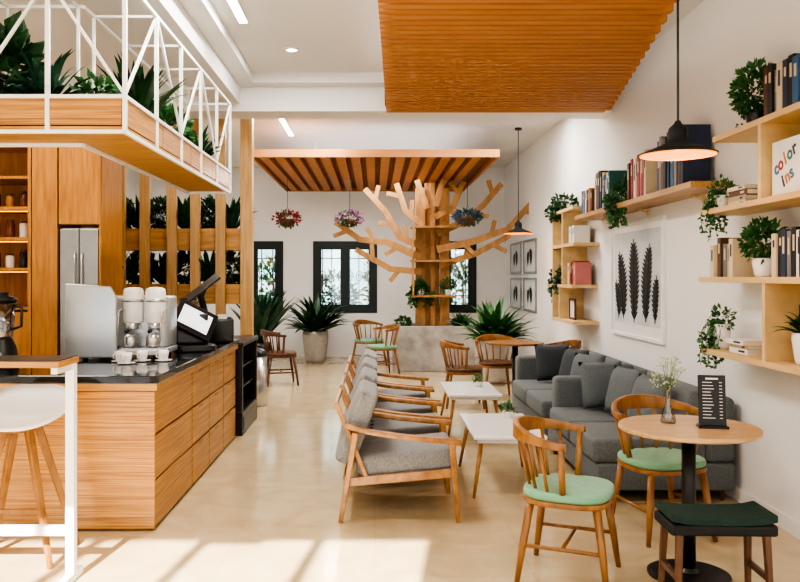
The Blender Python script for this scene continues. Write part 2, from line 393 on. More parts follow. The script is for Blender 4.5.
# ------------------------------------------------------------ counter
DX = -.05
t = thing('counter_cabinet', 'bamboo faced front counter cabinet facing the white bar stool', 'cabinet', (DX, 0, 0))
obj('body', bx(-3.5, -1.27, 4.74, 5.68, .03, .83), BAMB, t)
obj('plinth', bx(-3.5, -1.29, 4.78, 5.68, 0, .03), BLK, t)
for (a, b) in ((-3.5, -2.42), (-2.41, -1.25)): obj('front_panel', bx(a, b, 4.72, 4.74, .01, .825), BAMB, t, bevel=.003)
for (a, b) in ((.02, .29), (.305, .56), (.575, .825)): obj('drawer', bx(-1.27, -1.25, 4.745, 5.675, a, b), BAMB, t, bevel=.003)
t = thing('counter_cabinet', 'bamboo drawer cabinet along the side of the counter', 'cabinet', (DX, 0, 0))
obj('body', bx(-2.15, -1.275, 5.69, 7.46, .03, .83), DKW, t); obj('plinth', bx(-2.1, -1.29, 5.69, 7.44, 0, .03), BLK, t)
for (c, d) in ((5.70, 6.27), (6.285, 6.86), (6.875, 7.455)):
    for (a, b) in ((.02, .29), (.305, .56), (.575, .825)):
        dr = obj('drawer', bx(-1.275, -1.25, c, d, a, b), BAMB, t, bevel=.003)
        obj('finger_pull', bx(-1.252, -1.247, (c+d)/2-.06, (c+d)/2+.06, b-.022, b-.012), DKW, dr)
bm = B(); prism(bm, [(-3.5, 4.69), (-1.22, 4.69), (-1.22, 7.5), (-2.2, 7.5), (-2.2, 5.72), (-3.5, 5.72)], .875, .92)
wt = thing('worktop', 'black polished stone L-shaped worktop with wood edge over bamboo counter', 'countertop', (DX, 0, 0))
obj('stone_top', bm, BSTONE, wt, bevel=.006)
bm = B(); prism(bm, [(-3.5, 4.70), (-1.23, 4.70), (-1.23, 7.49), (-2.19, 7.49), (-2.19, 5.71), (-3.5, 5.71)], .83, .875); obj('wood_edge', bm, OAKH, wt, bevel=.003)
CT = .92
t = thing('display_fridge', 'low black open display fridge at the end of the counter', 'fridge', (DX, 0, 0))
bm = B(); box(bm, -1.85, -1.2, 7.54, 8.5, 0, .22); box(bm, -1.85, -1.78, 7.54, 8.5, .22, .84); box(bm, -1.78, -1.2, 7.54, 7.6, .22, .84); box(bm, -1.78, -1.2, 8.44, 8.5, .22, .84)
obj('body', bm, BLKP, t, bevel=.01); obj('top_panel', bx(-1.86, -1.19, 7.53, 8.51, .84, .88), BLKP, t, bevel=.01)
for z in (.42, .62): obj('shelf', bx(-1.78, -1.24, 7.6, 8.44, z, z+.015), BLKP, t)
obj('grille', bx(-1.2, -1.195, 7.6, 8.44, .05, .17), BLKP, t)
cols = [('red', (.3, .03, .02)), ('amber', (.3, .12, .02)), ('green', (.03, .14, .04))]
for z, sn in ((.435, 'lower'), (.635, 'upper')):
    for k in range(5):
        cn, cc = cols[k % 3]
        b = thing('drink_bottle', '%s bottle number %d from the counter on the %s fridge shelf' % (cn, k+1, sn), 'bottle', (-1.40, 7.7+k*.15, z), 0, 'bottles in the display fridge')
        bm = B(); lathe(bm, [(.028, 0), (.03, .01), (.03, .1), (.012, .135), (.012, .15)], n=12); obj('bottle_body', bm, plain('drink_'+cn, cc, .2), b, True)
        bm = B(); lathe(bm, [(.014, .15), (.014, .165)], n=10); obj('cap', bm, BLKP, b)
t = thing('trash_bin', 'slim steel bin standing past the display fridge', 'bin', (-1.40, 9.35, 0))
bm = B(); lathe(bm, [(.13, 0), (.14, .02), (.14, .58)], n=24); obj('body', bm, STEEL, t, True)
bm = B(); lathe(bm, [(.145, .58), (.145, .61), (.1, .66), (.02, .68)], n=24); obj('lid', bm, BLKP, t, True)
# espresso machine: flat side panel, body, two rounded towers with group heads in front
t = thing('espresso_machine', 'wide silver white espresso machine with flat side panel on the counter', 'coffee machine', (-1.80, 5.85, CT))
bm = B(); prism(bm, supell(.31, .17, 6, 40, -.01, .11), .07, .44); obj('body', bm, SILVER, t, bevel=.02, seg=3)
bm = B(); prism(bm, supell(.32, .27, 7, 40, -.01, .01), .03, .07); obj('base', bm, SILVER, t, bevel=.008)
obj('drip_grid', bx(-.02, .27, -.22, -.06, .07, .078), STEEL, t)
bm = B(); prism(bm, [(-.19, 0), (.17, 0), (.17, .42), (.13, .50), (-.19, .52)], -.015, .015, Matrix.Translation((-.17, -.27, .015)) @ Matrix.Rotation(PI/2, 4, 'X')); obj('side_panel', bm, SILVER, t, bevel=.012, seg=3)
for x in (.055, .215):
    bm = B(); lathe(bm, [(.066, .25), (.072, .26), (.072, .47), (.066, .495), (.04, .505), (.01, .508)], (x, -.07, 0), 28); tw = obj('boiler_tower', bm, WPLA, t, True)
    bm = B(); lathe(bm, [(.075, .40), (.075, .42)], (x, -.07, 0), 28); obj('chrome_band', bm, STEEL, tw, True)
    bm = B(); lathe(bm, [(.04, .20), (.045, .215), (.045, .25)], (x, -.10, 0), 20); gh = obj('group_head', bm, STEEL, t, True)
    bm = B(); tube(bm, [(x, -.14, .21), (x+.01, -.27, .20)], [.010, .014], 8); obj('portafilter_handle', bm, BLKP, gh, True)
    bm = B(); lathe(bm, [(.038, .078), (.048, .10), (.046, .15), (.036, .17)], (x, -.14, 0), 20); obj('milk_jug', bm, STEEL, t, True)
for x in (-.01, .29):
    bm = B(); tube(bm, [(x, -.05, .36), (x, -.20, .34), (x-.005, -.22, .12)], .006, 6); obj('steam_wand', bm, STEEL, t, True)
for x in (-.26, .24):
    for y in (-.16, .2):
        bm = B(); lathe(bm, [(.02, 0), (.02, .032)], (x, y, 0), 12); obj('foot', bm, BLKP, t)
def cup(x, y, label, z=CT):
    t = thing('coffee_cup', label, 'cup', (x, y, z), R.uniform(0, 6), 'white cups on the worktop')
    bm = B(); lathe(bm, [(.022, 0), (.03, .012), (.036, .045), (.038, .075), (.034, .075), (.03, .02)], n=20); obj('cup_body', bm, CERW, t, True)
    bm = B(); tube(bm, [(.034, 0, .06), (.055, 0, .055), (.055, 0, .03), (.033, 0, .022)], .004, 6); obj('handle', bm, CERW, t, True)
    bm = B(); lathe(bm, [(.03, 0.0), (.058, .006), (.06, .01), (.03, .004)], n=24); obj('saucer', bm, CERW, t, True)
for k, (x, y, l) in enumerate([(-1.74, 5.46, 'white cup nearest the silver side panel'), (-1.60, 5.50, 'white cup in the middle before the espresso machine'), (-1.46, 5.52, 'white cup closest to the black till'), (-1.66, 5.34, 'white cup nearest the front edge of worktop')]): cup(x, y, l)
# till
t = thing('till', 'black point of sale till with pale tilted touch screen', 'till', (-1.42, 6.30, CT), .35)
bm = B(); prism(bm, supell(.16, .14, 5), 0, .05); obj('base', bm, BLKP, t, bevel=.01)
bm = B(); bar(bm, (-.02, .05, .04), (-.02, .09, .28), .26, .16); obj('neck', bm, BLKP, t, bevel=.02)
Mx = Matrix.Translation((0, .0, .24)) @ Matrix.Rotation(math.radians(28), 4, 'Y') @ Matrix.Rotation(math.radians(58), 4, 'X')
bm = B(); box(bm, -.165, .165, -.125, .125, -.02, .015); bmesh.ops.transform(bm, matrix=Mx, verts=bm.verts); mo = obj('monitor', bm, BLKP, t, bevel=.006)
bm = B(); box(bm, -.125, .125, -.085, .085, .016, .018); bmesh.ops.transform(bm, matrix=Mx, verts=bm.verts); obj('display', bm, SCREEN, mo)
t = thing('tablet_stand', 'black tilted customer tablet on an arm above the till', 'screen', (-1.44, 6.75, CT), .2)
bm = B(); lathe(bm, [(.09, 0), (.09, .015)], n=24); obj('base', bm, BLKP, t)
bm = B(); tube(bm, [(0, 0, .01), (0, 0, .30), (-.03, -.02, .42), (0, -.05, .50)], .03, 8); obj('arm', bm, BLKP, t, True)
bm = B(); box(bm, -.17, .15, -.09, .09, -.01, .01); bmesh.ops.transform(bm, matrix=Matrix.Translation((0, -.06, .50)) @ Matrix.Rotation(math.radians(-38), 4, 'Y') @ Matrix.Rotation(math.radians(15), 4, 'X'), verts=bm.verts); obj('panel', bm, BLKP, t, bevel=.005)
t = thing('receipt_printer', 'black receipt printer beside the till on the worktop', 'printer', (-1.36, 7.12, CT), .2)
obj('body', bx(-.10, .10, -.1, .1, 0, .21), BLKP, t, bevel=.015, seg=3); obj('cover', bx(-.08, .08, -.08, .05, .21, .225), BLKP, t, bevel=.005)
obj('receipt', bx(-.04, .04, -.082, -.08, .19, .25), PAPER, t)
t = thing('coffee_grinder', 'black coffee grinder with dark hopper at the worktop end', 'coffee grinder', (-1.66, 7.15, CT))
bm = B(); prism(bm, supell(.09, .1, 4), 0, .24); obj('body', bm, BLKP, t, bevel=.01)
bm = B(); lathe(bm, [(.03, .24), (.05, .27), (.085, .36), (.085, .38)], n=20); obj('hopper', bm, GLASSD, t, True)
bm = B(); lathe(bm, [(.087, .38), (.087, .392), (.02, .405)], n=20); obj('hopper_lid', bm, BLKP, t, True)
bm = B(); tube(bm, [(0, -.09, .12), (0, -.18, .11)], .012, 8); obj('portafilter_handle', bm, BLKP, t)
bm = B(); t = thing('kettle', 'small black gooseneck kettle beside the printer', 'kettle', (-1.52, 7.38, CT), .4)
lathe(bm, [(.06, 0), (.065, .02), (.05, .1), (.04, .12), (.01, .135)], n=20); obj('body', bm, BLKP, t, True)
bm = B(); tube(bm, [(.05, 0, .03), (.11, 0, .05), (.1, 0, .11), (.14, 0, .13)], .007, 6); obj('spout', bm, BLKP, t, True)
bm = B(); tube(bm, [(-.04, 0, .11), (-.1, 0, .12), (-.1, 0, .04)], .008, 6); obj('handle', bm, BLKP, t, True)
# blender
t = thing('blender', 'countertop blender with clear jar and black base at left edge', 'blender', (-2.43, 5.22, CT))
bm = B(); lathe(bm, [(.10, 0), (.10, .03), (.085, .12), (.065, .17), (.06, .19)], n=24); obj('motor_base', bm, BLKP, t, True)
bm = B(); lathe(bm, [(.062, .19), (.065, .22), (.085, .42), (.082, .42), (.06, .22)], n=24, cap=False); obj('jar', bm, GLASSD, t, True)
bm = B(); lathe(bm, [(.088, .42), (.088, .445), (.04, .455), (.04, .48)], n=24); obj('lid', bm, BLKP, t, True)
bm = B(); tube(bm, [(.075, -.01, .39), (.13, -.01, .38), (.125, -.01, .26), (.07, -.01, .24)], .01, 8); obj('jar_handle', bm, BLKP, t, True)
bm = B(); lathe(bm, [(.02, 0), (.02, .015)], n=16); bmesh.ops.transform(bm, matrix=Matrix.Translation((.02, -.09, .08)) @ Matrix.Rotation(PI/2, 4, 'X'), verts=bm.verts); obj('dial', bm, STEEL, t)
# ------------------------------------------------------------ kitchen wall
t = thing('wall_cabinet', 'tall orange wood kitchen cabinet with open lit shelves', 'cabinet', (0, 0, 0))
bm = B(); box(bm, -4.35, -3.14, 7.85, 7.9, 0, 2.75); box(bm, -4.35, -4.32, 7.3, 7.85, 0, 2.75); box(bm, -3.17, -3.14, 7.3, 7.85, 0, 2.75); box(bm, -4.32, -3.17, 7.3, 7.85, 2.72, 2.75)
obj('body', bm, CABW, t)
for a, b in ((-4.32, -3.75), (-3.74, -3.17)): obj('cabinet_door', bx(a, b, 7.3, 7.32, .05, 1.18), CABW, t)
for z in (1.2, 1.56, 1.84, 2.12, 2.40): obj('shelf', bx(-4.32, -3.17, 7.32, 7.85, z, z+.025), CABW, t)
for z in (1.55, 1.83, 2.11): obj('shelf_light', bx(-4.3, -3.2, 7.4, 7.42, z-.006, z), LAMPW, t)
t = thing('tall_cabinet', 'orange wood cabinet surrounding the steel refrigerator', 'cabinet', (0, 0, 0))
obj('side_door', bx(-3.13, -2.90, 7.3, 7.9, 0, 2.75), CABW, t)
obj('upper_cabinet', bx(-2.89, -2.5, 7.32, 7.9, 1.98, 2.75), CABW, t)
obj('cabinet_door', bx(-2.885, -2.505, 7.3, 7.32, 1.985, 2.745), CABW, t)
obj('side_panel', bx(-2.52, -2.5, 7.3, 7.9, 0, 1.98), CABW, t)
t = thing('refrigerator', 'tall stainless steel refrigerator set into the wood cabinets', 'refrigerator', (0, 0, 0))
obj('body', bx(-2.88, -2.53, 7.36, 7.88, .02, 1.95), STEELD, t)
for a, b in ((-2.88, -2.708), (-2.702, -2.53)):
    d = obj('fridge_door', bx(a, b, 7.31, 7.355, .05, 1.94), STEELD, t, bevel=.006)
    hx = b-.03 if a < -2.8 else a+.03
    bm = B(); tube(bm, [(hx, 7.31, 1.0), (hx, 7.28, 1.02), (hx, 7.28, 1.7), (hx, 7.31, 1.72)], .008, 6); obj('handle', bm, STEEL, d, True)
jc = [('brown', (.16, .05, .015)), ('white', (.8, .78, .74)), ('black', (.02, .02, .02)), ('amber', (.4, .16, .03))]
k = 0
for z, sn in ((1.585, 'lowest lit'), (1.865, 'middle lit'), (2.145, 'top lit')):
    for x in (-3.55, -3.42, -3.29):
        cn, cc = jc[k % 4]; k += 1
        b = thing('storage_jar', '%s jar %s on the %s kitchen shelf' % (cn, {-3.55: 'farthest left', -3.42: 'in the middle', -3.29: 'farthest right'}[x], sn), 'jar', (x, 7.5, z), 0, 'jars on the kitchen shelves')
        h = R.uniform(.1, .15)
        bm = B(); lathe(bm, [(.035, 0), (.04, .01), (.04, h), (.03, h+.01)], n=16); obj('jar_body', bm, plain('jar_'+cn+str(k), cc, .25), b, True)
        bm = B(); lathe(bm, [(.032, h+.01), (.032, h+.03)], n=16); obj('lid', bm, DKW, b)
# ------------------------------------------------------------ wooden screen
t = thing('room_divider', 'tall wooden slat divider with planter shelves beyond the counter', 'room divider', (0, 9.0, 0))
for x in (-3.05, -2.82, -2.55, -2.25, -1.99, -1.71): obj('post', bx(x-.055, x+.055, -.16, -.105, 0, 3.3), OAKZ, t, bevel=.004)
obj('post', bx(-1.49, -1.36, -.16, -.02, 0, ZC), OAKZ, t, bevel=.004); obj('top_beam', bx(-3.1, -1.49, -.16, -.10, 3.3, 3.42), OAKH, t)
for z0, z1 in ((1.80, 2.04), (1.20, 1.42)):
    bm = B(); box(bm, -3.1, -1.49, -.10, -.06, z0, z1); box(bm, -3.1, -1.49, .3, .33, z0, z1); box(bm, -3.1, -1.49, -.06, .3, z0, z0+.03)
    pb = obj('planter_box', bm, OAKH, t)
    obj('soil', bx(-3.08, -1.5, -.055, .3, z1-.06, z1-.03), SOIL, pb)
def potless(name, label, loc, kind, group, **k):
    t = thing(name, label, 'plant', loc, 0, group)
    bm = B()
    if kind == 'spiky': spiky(bm, (0, 0, 0), k['n'], k['L'], k['W'], el=k.get('el', (.5, 1.4)), droop=k.get('droop', (.6, 1.6)))
    else: bush(bm, (0, 0, k['r'][2]+.03), k['r'], k['n'], k['s'])
    obj('foliage', bm, LF[k.get('m', 0)], t)
    bm = B()
    for i in range(5):
        a = R.uniform(0, 6.28); tube(bm, [(0, 0, 0), (.05*math.cos(a), .05*math.sin(a), .12)], .006, 5)
    obj('stem', bm, STEM, t)
    return t
pos = ['leftmost', 'second from left', 'third from left', 'third from right', 'second from right', 'rightmost']
for j, (z, sn) in enumerate(((2.01, 'upper'), (1.39, 'lower'))):
    for i in range(6):
        x = -2.93+i*.26; sp = (i+j) % 2
        potless('shelf_plant', '%s dark leafy plant in the %s planter of the wooden divider' % (pos[i], sn), (x, 9.12, z), 'spiky' if sp else 'bush', 'plants in the wooden divider', n=60 if sp else 420, L=.48, W=.06, r=(.17, .12, .17), s=.09, m=(1, 0, 3)[(i+j*2) % 3], el=(.7, 1.45), droop=(.3, 1.3))
# ------------------------------------------------------------ hanging truss planter
t = thing('hanging_planter', 'white steel truss planter with wood trough hanging over the counter', 'hanging planter', (0, 0, 2.3))
Y0, Y1, XO, XI, YI, XE, H = 4.35, 7.5, -1.36, -1.75, 4.8, -3.4, .82
def LP(e): return [(XE, Y0+e), (XO-e, Y0+e), (XO-e, Y1-e), (XI+e, Y1-e), (XI+e, YI-e), (XE, YI-e)]
bm = B(); prism(bm, LP(0), 0, .02); obj('trough_floor', bm, OAKH, t)
bm = B(); prism(bm, LP(.03), .02, .145); obj('soil', bm, SOIL, t)
bm = B(); bar(bm, (XE, Y0+.01, .10), (XO-.02, Y0+.01, .10), .02, .145); bar(bm, (XI, YI-.015, .10), (XE, YI-.015, .10), .02, .145); obj('front_trough', bm, BAMB, t)
n = 4
for k in range(n):
    a = Y0+.01+(Y1-Y0-.04)*k/n; b = Y0+.01+(Y1-Y0-.04)*(k+1)/n-.015
    bm = B(); bar(bm, (XO-.01, a, .10), (XO-.01, b, .10), .02, .145); obj('side_trough', bm, BAMB, t)
bm = B(); bar(bm, (XI+.015, YI, .10), (XI+.015, Y1, .10), .02, .145); bar(bm, (XI, Y1-.015, .10), (XO-.03, Y1-.015, .10), .02, .145); obj('inner_trough', bm, BAMB, t)
r = .02
def rail(p, q):
    b = B(); bar(b, p, q, r); obj('rail', b, WMET, t)
for z in (-.01, .182, H):
    rail((XE, Y0, z), (XO, Y0, z)); rail((XO, Y0, z), (XO, Y1, z)); rail((XO, Y1, z), (XI, Y1, z)); rail((XI, Y1, z), (XI, YI, z)); rail((XI, YI, z), (XE, YI, z))
fx = [XO, -1.78, -2.2, -2.62, -3.0, -3.4]; sy = [Y0, 4.98, 5.61, 6.24, 6.87, 7.5]
for i, x in enumerate(fx):
    b = B(); bar(b, (x, Y0, 0), (x, Y0, H), r*1.1); obj('post', b, WMET, t)
    if i:
        b = B(); bar(b, (x, YI, 0), (x, YI, H), r*.8); obj('post', b, WMET, t)
        p, q = (fx[i-1], x) if i % 2 else (x, fx[i-1])
        b = B(); bar(b, (p, Y0, .19), (q, Y0, H), r*.75); obj('brace', b, WMET, t)
        b = B(); bar(b, (x, Y0, H), (x, YI, H), r*.75); obj('brace', b, WMET, t)
for i, y in enumerate(sy):
    if i:
        b = B(); bar(b, (XO, y, 0), (XO, y, H), r*1.1); obj('post', b, WMET, t)
        b = B(); bar(b, (XI, y, 0), (XI, y, H), r*.8); obj('post', b, WMET, t)
        b = B(); bar(b, (XI, y, H), (XO, y, H), r*.75); obj('brace', b, WMET, t)
        p, q = (sy[i-1], y) if i % 2 else (y, sy[i-1])
        b = B(); bar(b, (XO, p, .19), (XO, q, H), r*.75); obj('brace', b, WMET, t)
for x, y in ((XO, Y0), (-2.62, Y0), (XI, 7.5), (XI, 5.61)):
    b = B(); bar(b, (x, y, H), (x, y, (3.27 if -1.76 < x < -1.37 else ZC)-2.3), .02); obj('hanging_rod', b, WMET, t)
zt = 2.445
potless('trough_plant', 'broad leafed dark plant at the left edge of the hanging planter', (-2.14, 4.58, zt), 'bush', None, n=230, r=(.16, .13, .19), s=.17, m=0)
potless('trough_plant', 'dark spiky plant left of the planter corner', (-1.88, 4.58, zt), 'spiky', None, n=55, L=.40, W=.05, m=3, el=(.5, 1.45))
potless('trough_plant', 'small bushy plant in front trough nearest the corner post', (-1.60, 4.6, zt), 'bush', None, n=160, r=(.10, .09, .08), s=.07, m=1)
potless('trough_plant', 'tallest spiky plant in the side trough of the hanging planter', (-1.55, 5.2, zt), 'spiky', None, n=60, L=.50, W=.07, m=0, el=(.8, 1.45), droop=(.3, 1.2))
potless('trough_plant', 'bushy plant midway along the side trough', (-1.55, 6.05, zt), 'bush', None, n=420, r=(.13, .24, .14), s=.08, m=1)
potless('trough_plant', 'small spiky plant near the far end of the side trough', (-1.55, 6.95, zt), 'spiky', None, n=50, L=.40, W=.05, m=0, el=(.7, 1.45))
# ------------------------------------------------------------ bar table + stool
t = thing('bar_table', 'high bar table with wood top on white metal frame', 'table', (0, 3.86, 0))
obj('tabletop', bx(-2.9, -1.475, -.13, .13, 1.075, 1.105), BAMB, t, bevel=.003); obj('inlay', bx(-2.9, -1.48, -.125, .125, 1.105, 1.11), BLKP, t)
for x in (-1.50, -2.87):
    bm = B(); bar(bm, (x, .09, 0), (x, .09, 1.075), .042); obj('leg', bm, WMET, t)
    bm = B(); bar(bm, (x, -.12, 1.06), (x, .12, 1.06), .03); obj('top_bracket', bm, WMET, t)
bm = B(); bar(bm, (-2.87, .09, .25), (-1.52, .09, .25), .035, .045); obj('footrest', bm, WMET, t)
for x in (-1.5, -2.87):
    bm = B(); bar(bm, (x, -.2, .02), (x, .2, .02), .04); obj('floor_bar', bm, WMET, t)
t = thing('bar_stool', 'white shell bar stool with wooden legs before the counter', 'bar stool', (-1.90, 4.30, 0))
n = 40; bm = B(); OUT = supell(.235, .20, 3.4, n)
def shell(zo, k_=1.0):
    rings = []
    for k in range(11):
        rr = (k+.01)/10.01; ring = []
        for i in range(n):
            ox, oy = OUT[i]; back = max(0, oy/.20)
            z = .72+zo+.035*rr**3+.14*back**2*rr**3+.03*(abs(ox)/.235)**2*rr**3-.03*max(0, -oy/.20)**2*rr**4
            ring.append(bm.verts.new((ox*k_*rr, oy*k_*rr, z)))
        rings.append(ring)
    for a, b in zip(rings, rings[1:]):
        for i in range(n): bm.faces.new((a[i], a[(i+1) % n], b[(i+1) % n], b[i]))
    bm.faces.new(rings[0])
    return rings
ra = shell(0); rb = shell(-.02, .985)
for i in range(n): bm.faces.new((ra[-1][i], ra[-1][(i+1) % n], rb[-1][(i+1) % n], rb[-1][i]))
obj('seat', bm, WPLA, t, True)
bm = B(); lathe(bm, [(.08, .675), (.10, .685), (.10, .70)], n=24); obj('seat_mount', bm, CHW, t)
for a in (45, 135, 225, 315):
    c, s = math.cos(math.radians(a)), math.sin(math.radians(a))
    bm = B(); bar(bm, (.33*c, .27*s, 0), (.09*c, .08*s, .69), .026, .026, w2=.042, d2=.042); obj('leg', bm, CHW, t, bevel=.006)
bm = B()
bar(bm, (-.16, -.135, .28), (.16, -.135, .28), .018, .022); obj('foot_bar', bm, CHW, t)
# ------------------------------------------------------------ armchairs (facing +x)
t = thing('armchair', 'wooden armchair with grey cushions nearest the camera', 'armchair', (.15, 5.22, 0), 0, 'row of grey armchairs')
W2 = .33
for s in (-1, 1):
    y = s*W2
    bm = B(); bar(bm, (.36, y, 0), (.32, y, .49), .03, .032, (0, 1, 0), .04, .05); obj('leg', bm, ARMW, t, bevel=.006)
    bm = B(); bar(bm, (-.36, y, 0), (-.27, y, .55), .03, .032, (0, 1, 0), .04, .055); obj('leg', bm, ARMW, t, bevel=.006)
    pts = [(-.33, .59), (-.2, .555), (0, .525), (.2, .505), (.38, .49)]
    bm = B(); prev = None
    for i, (x, z) in enumerate(pts):
        w = [.035, .05, .06, .065, .045][i]
        row = [bm.verts.new((x, y+a*w/2, z+b*.016)) for a, b in ((-1, -1), (1, -1), (1, 1), (-1, 1))]
        if prev:
            for q in range(4): bm.faces.new((prev[q], prev[(q+1) % 4], row[(q+1) % 4], row[q]))
        else: bm.faces.new(row)
        prev = row
    bm.faces.new(prev[::-1]); obj('armrest', bm, ARMW, t, bevel=.008, seg=3)
    bm = B(); bar(bm, (-.33, y*.94, .24), (.34, y*.94, .30), .024, .055); obj('side_rail', bm, ARMW, t, bevel=.005)
    bm = B(); bar(bm, (-.2, y*.92, .26), (-.385, y*.92, .72), .026, .03); obj('back_post', bm, ARMW, t, bevel=.006)
bm = B(); bar(bm, (.33, -W2, .29), (.33, W2, .29), .025, .05); obj('front_rail', bm, ARMW, t)
bm = B(); bar(bm, (-.33, -W2, .25), (-.33, W2, .25), .025, .05); obj('rear_rail', bm, ARMW, t)
bm = B(); bar(bm, (-.39, -.315, .715), (-.39, .315, .715), .024, .03); obj('top_rail', bm, ARMW, t, bevel=.005)
def tilted_box(lx, ly, lz, M, puff=.02):
    b = B(); box(b, -lx/2, lx/2, -ly/2, ly/2, -lz/2, lz/2); bmesh.ops.subdivide_edges(b, edges=b.edges, cuts=3, use_grid_fill=True)
    for v in b.verts:
        k = (1-(2*v.co.x/lx)**2)*(1-(2*v.co.y/ly)**2); v.co.z += (puff*k if v.co.z > 0 else -.01*k) if abs(v.co.z) > lz*.4 else 0
    bmesh.ops.transform(b, matrix=M, verts=b.verts); return b
obj('seat_cushion', tilted_box(.62, .57, .13, Matrix.Translation((.045, 0, .345)) @ Matrix.Rotation(math.radians(-6), 4, 'Y')), GREYF, t, bevel=.035, seg=4)
bk = obj('back_cushion', tilted_box(.47, .57, .13, Matrix.Translation((-.265, 0, .565)) @ Matrix.Rotation(math.radians(-70+180), 4, 'Y') @ Matrix.Rotation(PI, 4, 'X')), GREYF, t, bevel=.045, seg=4)
for yy in (-.13, .0, .13):
    for u in (-.06, .09):
        p = V((-.265, 0, .565))+V((-math.sin(math.radians(20)), 0, math.cos(math.radians(20))))*u+V((math.cos(math.radians(20)), 0, math.sin(math.radians(20))))*.08
        bm = B(); lathe(bm, [(.011, -.006), (.011, .006)], (p.x, yy, p.z), 8); obj('button', bm, PILD, bk)
arm0 = t
for y, l in ((6.02, 'second grey armchair from the camera, behind the nearest one'), (6.80, 'third grey armchair from the camera in the row'), (7.58, 'grey armchair at the far end of the row')):
    dup(arm0, (.15, y, 0), 0, l)
# ------------------------------------------------------------ spindle chairs (facing +x)
def spindle_chair(wm, pm, label, loc, rz, group=None):
    t = thing('spindle_chair', label, 'chair', loc, rz, group)
    bm = B(); prism(bm, supell(.215, .225, 3.2), .385, .412); obj('seat', bm, wm, t, bevel=.008)
    bm = B(); prism(bm, supell(.215, .225, 3), .412, .455); obj('seat_pad', bm, pm, t, bevel=.016, seg=4)
    for sx in (-1, 1):
        for sy_ in (-1, 1):
            bm = B(); tube(bm, [(sx*.215, sy_*.21, 0), (sx*.19, sy_*.185, .19), (sx*.16, sy_*.16, .39)], [.013, .019, .021], 10); obj('leg', bm, wm, t, True)
    for s in (-1, 1):
        bm = B(); tube(bm, [(-.195, s*.19, .18), (.195, s*.19, .18)], .010, 8); obj('stretcher', bm, wm, t, True)
    bm = B(); tube(bm, [(0, -.19, .18), (0, .19, .18)], .010, 8); obj('stretcher', bm, wm, t, True)
    bm = B(); prev = None; N = 20
    def rp(th): return V((.265*math.cos(th), .265*math.sin(th), .69+.04*max(0, -math.cos(th))))
    for i in range(N+1):
        th = math.radians(82+196*i/N); c = rp(th); o = V((math.cos(th), math.sin(th), 0))
        h = .017+.026*max(0, -math.cos(th))**2
        row = [bm.verts.new(c+o*a*.015+V((0, 0, b*h))) for a, b in ((-1, -1), (1, -1), (1, 1), (-1, 1))]
        if prev:
            for q in range(4): bm.faces.new((prev[q], prev[(q+1) % 4], row[(q+1) % 4], row[q]))
        else: bm.faces.new(row)
        prev = row
    bm.faces.new(prev[::-1]); obj('back_rail', bm, wm, t, bevel=.006, seg=3)
    for i in range(9):
        th = math.radians(88+184*i/8); c = rp(th)
        rr = .018 if i in (0, 8) else .010
        bm = B(); tube(bm, [(.185*math.cos(th), .195*math.sin(th), .405), (c.x, c.y, c.z)], rr*.9, 8); obj('spindle', bm, wm, t, True)
    return t
ch = spindle_chair(CHW, GREEN, 'wooden spindle chair with mint green seat left of round table', (.98, 4.04, 0), math.radians(-24))
dup(ch, (1.68, 4.70, 0), math.radians(-78), 'wooden spindle chair with mint green seat behind the near round table')
dup(ch, (.10, 12.3, 0), math.radians(200), 'green seated chair left of the concrete planter')
dup(ch, (-.10, 13.5, 0), math.radians(-50), 'green seated chair farthest back near the middle window')
ch2 = spindle_chair(CHW, DKW, 'wooden spindle chair left of the far round table', (1.03, 9.3, 0), 0)
dup(ch2, (2.1, 9.25, 0), math.radians(190), 'wooden spindle chair between far round table and wall')
dup(ch2, (1.52, 9.95, 0), math.radians(-85), 'wooden spindle chair behind the far round table')
spindle_chair(DKW, DKW, 'dark brown spindle chair standing before the narrow window', (-1.32, 11.2, 0), math.radians(15))
# ------------------------------------------------------------ round tables
def round_table(x, y, label, wm, leg, foot, dia=.70):
    t = thing('round_table', label, 'table', (x, y, 0))
    bm = B(); lathe(bm, [(dia/2-.01, .725), (dia/2, .732), (dia/2, .747), (dia/2-.004, .75)], n=48); obj('tabletop', bm, wm, t)
    bm = B(); lathe(bm, [(.034, .015), (.034, .715)], n=20); obj('pedestal', bm, leg, t, True)
    bm = B(); lathe(bm, [(.20, 0), (.20, .01), (.05, .022), (.035, .04)], n=36); obj('base_plate', bm, foot, t)
    bm = B(); lathe(bm, [(.11, .715), (.11, .725)], n=20); obj('top_plate', bm, leg, t)
round_table(1.58, 4.03, 'round pale wood pedestal table with black column in foreground', TABW, BLK, BLK, .68)
round_table(1.62, 9.25, 'small round brown table with spindle chairs behind the sofas', CHW, BLK, BLK, .66)
# menu stand
t = thing('menu_stand', 'small black menu board standing on the near round table', 'menu', (1.68, 3.98, .75), math.radians(-12))
MT = Matrix.Rotation(math.radians(-8), 4, 'X')
bm = B(); box(bm, -.065, .065, -.006, .006, .01, .26); bmesh.ops.transform(bm, matrix=MT, verts=bm.verts); pn = obj('menu_panel', bm, BLKP, t, bevel=.003)
bm = B()
for k in range(12):
    z = .222-k*.016; l = R.uniform(.03, .06)
    box(bm, -.045, -.045+l, -.0075, -.0062, z, z+.003); box(bm, .034, .048, -.0075, -.0062, z, z+.003)
box(bm, -.03, .03, -.0075, -.0062, .238, .246)
bmesh.ops.transform(bm, matrix=MT, verts=bm.verts); obj('lettering', bm, WPLA, pn)
bm = B(); box(bm, -.07, .07, -.035, .045, 0, .012); obj('base', bm, BLKP, t)
